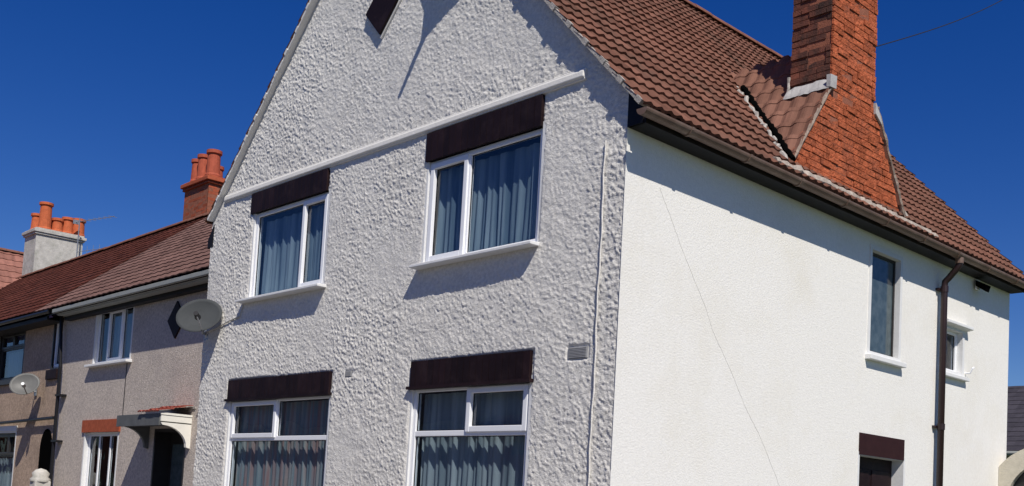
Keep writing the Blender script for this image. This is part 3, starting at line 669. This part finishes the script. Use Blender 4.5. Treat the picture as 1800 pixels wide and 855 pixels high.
MB().box(-16.0, -8.16, .86, .89, 4.86, 5.06).box(-16.0, -8.16, .89, .998, 4.86, 4.88).build('soffit', M_SOFFIT, h1)
MB().box(-15.95, -8.16, .662, .70, 4.95, 5.05).box(-15.95, -8.16, .70, .86, 4.93, 4.95).build('fascia', M_FASC, h1)
MB().box(-16.0, -8.16, .60, .66, 4.965, 5.045).build('gutter', M_FASC, h1, bevel=.01)
for h in n1h[:2]: reveal(h1, *WN, *h, .14, M_SMOOTH, lip=.004, t=.05)
a = n1h[0]; window(h1, *WN, *a, [(a[0], -14.1, a[2], a[3], False), (-14.1, -13.45, a[2], a[3], True), (-13.45, a[1], a[2], a[3], False)], rec=.05)
a = n1h[1]; window(h1, *WN, *a, [(a[0], -14.2, a[2], a[3], False), (-14.2, -13.68, a[2], a[3], False), (-13.68, a[1], a[2], a[3], False)], rec=.08, fw_=.07)
sill(*WN, -14.78, -12.80, 3.87, .12, .06, par=h1)
MB().basis(*WN).box(-14.84, -13.06, -.05, .035, 2.52, 2.76).build('brick_lintel', M_BRICKN, h1)
curtain((0, 1, 0), X, -Y, -14.56, -12.98, 3.9, 4.9, M_CURT2, 'pale net curtain in the upper window of the pinkish grey house', group='net curtains of the terrace', depth=.2)
d_ = MB().basis(*WN); d_.box(-11.55, -10.42, -.35, -.30, .03, 2.50); dd = d_.build('front_door', M_DARKFRAME, h1)
MB().basis(*WN).box(-11.45, -10.95, -.302, -.285, 1.1, 2.3).build('door_glass', M_FROST, dd)
reveal(h1, *WN, *n1h[2], .35, M_DARKFRAME, lip=.003)
# porch canopy
cp = MB()
cp.hexa([(-11.93, .44, 2.545), (-10.24, .44, 2.545), (-10.24, 1.0, 2.60), (-11.93, 1.0, 2.60), (-11.93, .44, 2.745), (-10.24, .44, 2.745), (-10.24, 1.0, 2.76), (-11.93, 1.0, 2.76)])
canopy = cp.build('porch_canopy', M_CANOPY, h1, bevel=.006)
MB().box(-10.238, -10.21, .46, .998, 2.62, 2.72).box(-10.236, -10.20, .45, .998, 2.725, 2.76).build('end_board', M_WHITE, canopy)
for xx, m_ in ((-10.28, M_WHITE), (-11.87, M_CANOPY)):
    P = [(xx, .46, 2.60), (xx, .998, 2.60), (xx, .998, 2.20)] + [(xx, .998-.50*math.sin(t)*1.0, 2.20+.34*(1-math.cos(t))*1.0) if False else (xx, .93-.44*(1-math.cos(t)), 2.22+.34*math.sin(t)) for t in np.linspace(0, math.pi/2, 9)]
    MB().prism(P, (.07, 0, 0)).build('arched_bracket', m_, canopy)
t_ = tiles('canopy_tiles', M_REDT, canopy, (-10.98, .40, 2.765), X, (0, 1, .26), .82, .60, gauge=.2, period=.15, amp=.012, seg=4)
MB().box(-12.0, -10.1, .98, 1.0, 2.87, 2.90).build('flashing', M_MORTAR, canopy)
dia = MB().prism([(-11.06, .998, 4.12), (-10.74, .998, 4.45), (-11.06, .998, 4.78), (-11.38, .998, 4.45)], (0, -.03, 0)); dia.build('diamond_plaque', M_LINTEL, h1)
MB().box(-13.02, -13.0, .992, 1.0, 2.8, 3.85).build('render_joint', M_DARKFRAME, h1)

# --- buff terraced house(s) beyond
h2 = thing('terraced_house', (-20, 4.4, 0), 'buff pebbledash terraced house with dark red roof and arched passage', 'house')
n2h = [(-20.45, -18.78, 3.82, 4.93), (-16.95, -16.52, 3.92, 4.93), (-20.4, -18.80, .9, 2.56)]
wall_sheet('front_wall', M_N2, h2, (0, 1.02, 0), X, -Y, -30, -16.402, 0, 5.05, holes=n2h, res=.5)
MB().box(-29.9, -16.5, 1.3, 7.8, 2.6, 2.7).box(-29.9, -16.5, 7.7, 7.8, 0, 5.05).box(-18.2, -18.1, 1.3, 7.7, 0, 5.05).box(-16.5, -16.42, 1.3, 7.7, 0, 5.05).build('inner_walls', M_ROOM, h2)
r2 = nb_roof(h2, M_ROOFN2, -30.2, -17.1, dz=.012)
ridge('ridge_tiles', M_RIDGE, r2, (-30.2, 4.4, ZRN+.07), (-17.12, 4.4, ZRN+.07), r=.12)
MB().box(-30, -16.42, .66, .70, 4.88, 5.05).box(-30, -16.42, .70, 1.018, 4.88, 4.90).build('fascia', M_SOFFIT, h2)
MB().tube([(-30, .62, 5.03), (-16.2, .62, 5.03)], .045, 10).build('gutter', M_BLACK, h2)
W2 = (Vector((0, 1.02, 0)), X, -Y)
for h in n2h: reveal(h2, *W2, *h, .14, M_SMOOTH if h is n2h[2] else M_DARKFRAME, lip=.003)
a = n2h[0]; window(h2, *W2, *a, [(a[0], -19.6, 4.55, a[3], True), (-19.6, a[1], 4.55, a[3], True), (a[0], a[1], a[2], 4.55, False)], transom=4.55, rec=.05, m=M_DARKFRAME)
a = n2h[1]; window(h2, *W2, *a, [(a[0], a[1], a[2], a[3], True)], rec=.05, m=M_UPVC, fw_=.05)
a = n2h[2]; window(h2, *W2, *a, [(a[0], -19.35, 2.05, a[3], True), (-19.35, a[1], 2.05, a[3], True), (a[0], a[1], a[2], 2.05, False)], transom=2.05, rec=.05, m=M_DARKFRAME)
curtain((0, 1.02, 0), X, -Y, -20.4, -18.85, 3.85, 4.5, M_CURT, 'blue grey net curtain in the dark framed upper window of buff house', group='net curtains of the terrace', depth=.2)
curtain((0, 1.02, 0), X, -Y, -20.35, -18.85, .9, 2.0, M_CURT2, 'pale net curtain in the dark framed ground floor window of buff house', group='net curtains of the terrace', depth=.2)
sill(*W2, -20.6, -18.6, 3.80, .08, .12, m=M_DARKFRAME, par=h2); sill(*W2, -17.1, -16.48, 3.90, .06, .22, m=M_LINTEL, par=h2)
MB().basis(*W2).box(-20.5, -18.72, -.03, .03, 2.60, 2.72).build('window_head', M_SMOOTH, h2)
# arched passage: solid near-black block, the shade inside put in as colour
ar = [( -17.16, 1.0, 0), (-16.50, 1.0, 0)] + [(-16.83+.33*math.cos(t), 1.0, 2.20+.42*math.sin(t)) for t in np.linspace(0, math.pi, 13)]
MB().prism(ar, (0, .35, 0)).build('passage_shade_block', M_DARK, h2)
pp_ = MB().tube([(-16.30, .90, 4.98), (-16.10, .90, 3.9), (-16.08, .90, .1)], .035, 10); pp_ = pp_.build('downpipe', M_BLACK, h2)
for zz in (3.3, 2.35): MB().box(-16.16, -15.88, .86, 1.0, zz-.02, zz+.02).build('pipe_clip', M_BLACK, pp_)
MB().tube([(-22.5, .93, 2.74), (-16.3, .93, 2.84)], .035, 10).build('waste_pipe', M_BLACK, h2)

# --- ridge chimneys of the terrace
def nchimney(parent, x0, x1, y0, y1, zb_, zc, m, brick, pots, pm, cap=.10, capm=None):
    c = MB().box(x0, x1, y0, y1, zb_, zc); c = c.build('chimney', M_BRICKMORTAR if brick else m, parent)
    if brick:
        b = MB()
        bricks(b, (0, y0, 0), X, -Y, lambda z: x0, lambda z: x1-.002, zb_, zc, thick=.02, jit=.002)
        bricks(b, (x1, 0, 0), Y, X, lambda z: y0-.0, lambda z: y1, zb_, zc, thick=.02, jit=.002)
        b.build('brickwork', m, c)
    f = MB()
    f.box(x0-.05, x1+.05, y0-.05, y1+.05, zc, zc+cap*.6, j=.006).box(x0-.09, x1+.09, y0-.09, y1+.09, zc+cap*.6, zc+cap*1.6, j=.008).box(x0-.03, x1+.03, y0-.03, y1+.03, zc+cap*1.6, zc+cap*2.1, j=.01)
    f.build('corbel_cap', capm or m, c, bevel=.012)
    for (px, py, h, r) in pots:
        hh = h
        MB().lathe((px, py, zc+cap*2.0), [(r*1.1, 0), (r*1.12, .06), (r, .1), (r*.9, hh-.1), (r*1.12, hh-.08), (r*1.12, hh), (r*.8, hh), (r*.75, .1)], 18).build('chimney_pot', pm, c, smooth=False)
    return c
nchimney(h1, -18.55, -17.28, 4.45, 6.7, 7.2, 8.92, M_BRICKN, True,
         [(-18.35, 4.62, .62, .13), (-17.98, 4.62, .66, .15), (-17.50, 4.64, .68, .17), (-18.35, 5.2, .6, .13), (-17.5, 5.28, .48, .14), (-17.48, 5.85, .60, .17), (-18.0, 5.6, .6, .14)], M_POT2)
nchimney(h2, -30.15, -29.1, 4.45, 5.95, 7.2, 9.45, M_STACKW, False,
         [(-29.85, 4.68, .60, .18), (-29.38, 4.78, .92, .20), (-29.85, 5.2, .50, .18), (-29.35, 5.17, .48, .17), (-29.35, 5.50, .58, .18), (-29.3, 5.84, .60, .20), (-29.85, 5.7, .5, .18)], M_POT)
# --- mirrored gable house at the far end of the terrace
h3 = thing('end_terrace_house', (-34, 4.3, 0), 'distant gable fronted house with faded red roof beyond the white chimney', 'house')
wall_sheet('front_wall', M_FRONT, h3, (0, 0, 0), X, -Y, -38, -30, 0, 9.7, holes=[(-36.8, -35, 4.2, 5.4), (-33, -31.2, 4.2, 5.4)], top=lambda x: 5.44+1.05*(4-abs(x+34)), res=.5, gables=[-34])
for hh in ((-36.8, -35, 4.2, 5.4), (-33, -31.2, 4.2, 5.4)):
    reveal(h3, *FR, *hh, .14, M_SMOOTH); window(h3, *FR, *hh, [(hh[0], (hh[0]+hh[1])/2, hh[2], hh[3], False), ((hh[0]+hh[1])/2, hh[1], hh[2], hh[3], False)])
MB().box(-37.99, -30.01, .4, 8.7, 0, 5.4).build('inner_walls', M_ROOM, h3)
wall_sheet('side_wall', M_SIDE, h3, (-30.0, 0, 0), Y, X, 0, YB, 0, 5.42)
wall_sheet('side_wall', M_SIDE, h3, (-38.0, 0, 0), Y, -X, 0, YB, 0, 5.42)
wall_sheet('rear_wall', M_SIDE, h3, (0, YB, 0), X, Y, -38, -30, 0, 9.7, top=lambda x: 5.44+1.05*(4-abs(x+34)), res=.5, gables=[-34])
r3 = MB().prism([(-29.7, -.05, E0-.335), (-34, -.05, ZR-.02), (-38.3, -.05, E0-.335), (-38.3, -.05, E0-.42), (-34, -.05, ZR-.12), (-29.7, -.05, E0-.42)], (0, 8.9, 0)).build('roof', M_SOFFIT, h3)
tiles('roof_tiles', M_ROOFN3, r3, (-29.64, -.09, E0-.36*S_), Y, (-1, 0, S_), 9.0, Lr-.03)
tiles('roof_tiles', M_ROOFN3, r3, (-38.36, 8.91, E0-.36*S_), -Y, (1, 0, S_), 9.0, Lr-.03)
ridge('ridge_tiles', M_RIDGE, r3, (-34, -.09, ZR+.045), (-34, 8.91, ZR+.045), r=.13)

# television aerial beside the white chimney
ae = thing('television_aerial', (-28.95, 5.6, 7.8), 'thin rooftop television aerial beside the white rendered chimney', 'aerial')
MB().tube([(-28.6, 5.6, 7.6), (-28.6, 5.6, 10.15)], .02, 6).build('mast', M_METAL, ae)
f = MB().tube([(-28.9, 5.6, 10.05), (-27.0, 6.1, 10.05)], .012, 5)
for i in range(7): 
    x = -28.6+i*.25; f.tube([(x, 5.68+i*.066-.14, 10.05), (x, 5.68+i*.066+.14, 10.05)], .007, 4)
f.box(-28.91, -28.89, 5.5, 5.7, 9.98, 10.12); f.build('antenna_boom', M_METAL, ae)
f = MB().tube([(-28.6, 5.6, 9.0), (-27.3, 5.95, 9.02)], .010, 5)
for i in range(4): f.tube([(-28.4+i*.3, 5.65+i*.08, 8.88), (-28.4+i*.3, 5.65+i*.08, 9.16)], .007, 4)
f.build('antenna_boom', M_METAL, ae)

# gate pier in the neighbours' garden (pale stone, rounded cap)
gp = thing('gate_pier', (-15.85, .60, 0), 'pale stone garden pier with rounded cap in front of the arched passage', 'gate pier')
MB().box(-15.98, -15.70, .46, .76, 0, 1.52, j=.015).build('shaft', M_STACKW, gp, bevel=.02)
MB().lathe((-15.85, .61, 1.50), [(.19, 0), (.20, .05), (.15, .10), (.17, .17), (.10, .24), (.0, .27)], 11).build('cap', M_STACKW, gp, smooth=True)

# ================================================================== right edge: garden arch, slate-roofed house, tree
ga = thing('garden_arch', (.7, 8.5, 0), 'cream rendered arched gateway beside the far end of the white wall', 'archway')
inner = [(.7+.57*math.cos(t), 2.02+.57*math.sin(t)) for t in np.linspace(math.pi, 0, 25)]
outer = [(.7+.87*math.cos(t), 2.02+.82*math.sin(t)) for t in np.linspace(math.pi, 0, 25)]
f = MB()
I = [(.13, 0)]+inner+[(1.27, 0)]; Oo = [(-.0+.004, 0)]+[(max(.004, x), z) for x, z in outer]+[(1.57, 0)]
n = len(I)
for i in range(n-1):
    f.hexa([(I[i][0], 8.40, I[i][1]), (I[i+1][0], 8.40, I[i+1][1]), (Oo[i+1][0], 8.40, Oo[i+1][1]), (Oo[i][0], 8.40, Oo[i][1]), (I[i][0], 8.62, I[i][1]), (I[i+1][0], 8.62, I[i+1][1]), (Oo[i+1][0], 8.62, Oo[i+1][1]), (Oo[i][0], 8.62, Oo[i][1])])
f.build('arch_wall', M_ARCH, ga)
MB().box(.135, 1.265, 8.50, 8.55, .03, 2.05).prism([(x, 8.5, z) for x, z in inner], (0, .05, 0)).build('gate', M_DARKFRAME, ga)

rb = thing('slate_roofed_house', (-6, 24, 0), 'dark slate roofed house partly hidden behind the far end of white wall', 'house')
wall_sheet('front_wall', M_STACKW, rb, (0, 20.4, 0), X, -Y, -14, 6, 0, 3.6, res=2)
MB().box(-14, 6, 20.6, 26, 0, 3.5).build('inner_walls', M_ROOM, rb)
rr_ = MB().prism([(-14.3, 20, 3.55), (-14.3, 23, 5.60), (-14.3, 26.2, 3.55)], (20.6, 0, 0)).build('roof', M_SLATE, rb)
tiles('roof_tiles', M_SLATE, rr_, (-14.3, 19.95, 3.58), X, (0, 3.05, 2.05), 20.6, 3.65, gauge=.25, period=.3, amp=.004, lift=.014, seg=2)
MB().tube([(-14.3, 19.9, 3.52), (6.3, 19.9, 3.52)], .06, 8).build('gutter', M_FASC, rb)

def tree(loc, H, R, label, seed=1):
    rnd = random.Random(seed); L = Vector(loc); t = thing('garden_tree', loc, label, 'tree', None)
    tk = MB(); tk.tube([L, L+Vector((.1, 0, H*.3)), L+Vector((-.05, .1, H*.55)), L+Vector((.1, 0, H*.9))], [.18, .14, .09, .03], 8)
    tips = []
    for i in range(14):
        a = rnd.uniform(0, 6.28); z = H*rnd.uniform(.35, .8); e = L+Vector((math.cos(a)*R*rnd.uniform(.5, .9), math.sin(a)*R*rnd.uniform(.5, .9), z+rnd.uniform(.3, .9)))
        tk.tube([L+Vector((0, 0, z)), (L+Vector((0, 0, z+.2))).lerp(e, .5), e], [.05, .035, .012], 5); tips.append(e)
    tk.build('trunk', M_BARK, t)
    cr = MB()
    for i in range(5200):
        c = rnd.choice(tips); d = Vector((rnd.gauss(0, 1), rnd.gauss(0, 1), rnd.gauss(0, .8)))*R*.22
        p = c+d; p.z = min(p.z, L.z+H*rnd.uniform(.96, 1.02)); s = rnd.uniform(.03, .07)
        a = Vector((rnd.gauss(0, 1), rnd.gauss(0, 1), rnd.gauss(0, 1))).normalized(); b = a.orthogonal().normalized()
        cr.add([p-a*s, p+b*s*.6, p+a*s, p-b*s*.6], [(0, 1, 2, 3)])
    cr.build('crown', M_LEAF, t); return t
tree((-6.0, 27, 0), 6.2, 1.7, 'green garden tree rising behind the dark slate roof', 4)

# overhead wire from the chimney to a pole beyond the frame
pole = thing('telegraph_pole', (-1.43, 14.0, 0), 'brown wooden telegraph pole behind the house holding the overhead wire', 'pole')
MB().tube([(-1.3, 14.1, 0), (-1.3, 14.1, 12.95)], [.14, .09], 12).build('post', M_BARK, pole)
MB().box(-1.9, -.7, 14.04, 14.16, 12.5, 12.6).build('crossarm', M_BARK, pole)
a0 = Vector((-.02, 4.43, 7.38)); a1 = Vector((-1.43, 14.0, 12.7))
pts = [a0.lerp(a1, t)+Vector((0, 0, -.18*math.sin(math.pi*t))) for t in np.linspace(0, 1, 24)]
tag(MB().tube(pts, .007, 5).build('overhead_wire', M_WIRE), 'thin dark overhead wire rising from the brick chimney across the blue sky', 'wire')

# houses across the road (behind the camera; they only show in the window reflections)
for (xa, xb, yy, mw, lab) in ((-24, -6, -20, M_BRICKN, 'red brick house across the road mirrored in the ground floor windows'), (-52, -26, -21, M_STACKW, 'grey rendered house across the road mirrored in the left windows'), (-92, -54, -20, M_BRICKN, 'farthest long brick house across the road mirrored in windows'), (-3, 16, -21, M_STACKW, 'grey rendered house across the road nearest the corner')):
    ho = thing('opposite_house', (xa, yy, 0), lab, 'house', 'houses across the road')
    MB().box(xa, xb, yy-6, yy, 0, 5).build('wall', mw, ho)
    MB().prism([(xa-.3, yy+.4, 4.9), (xa-.3, yy-3, 8.2), (xa-.3, yy-6.4, 4.9)], (xb-xa+.6, 0, 0)).build('roof', M_SLATE, ho)
    x = xa+1.5
    while x < xb-3:
        MB().box(x, x+1.6, yy, yy+.03, 3.3, 4.5).build('window', M_FROST, ho); MB().box(x, x+1.8, yy, yy+.03, .9, 2.3).build('window', M_FROST, ho); x += 4.5
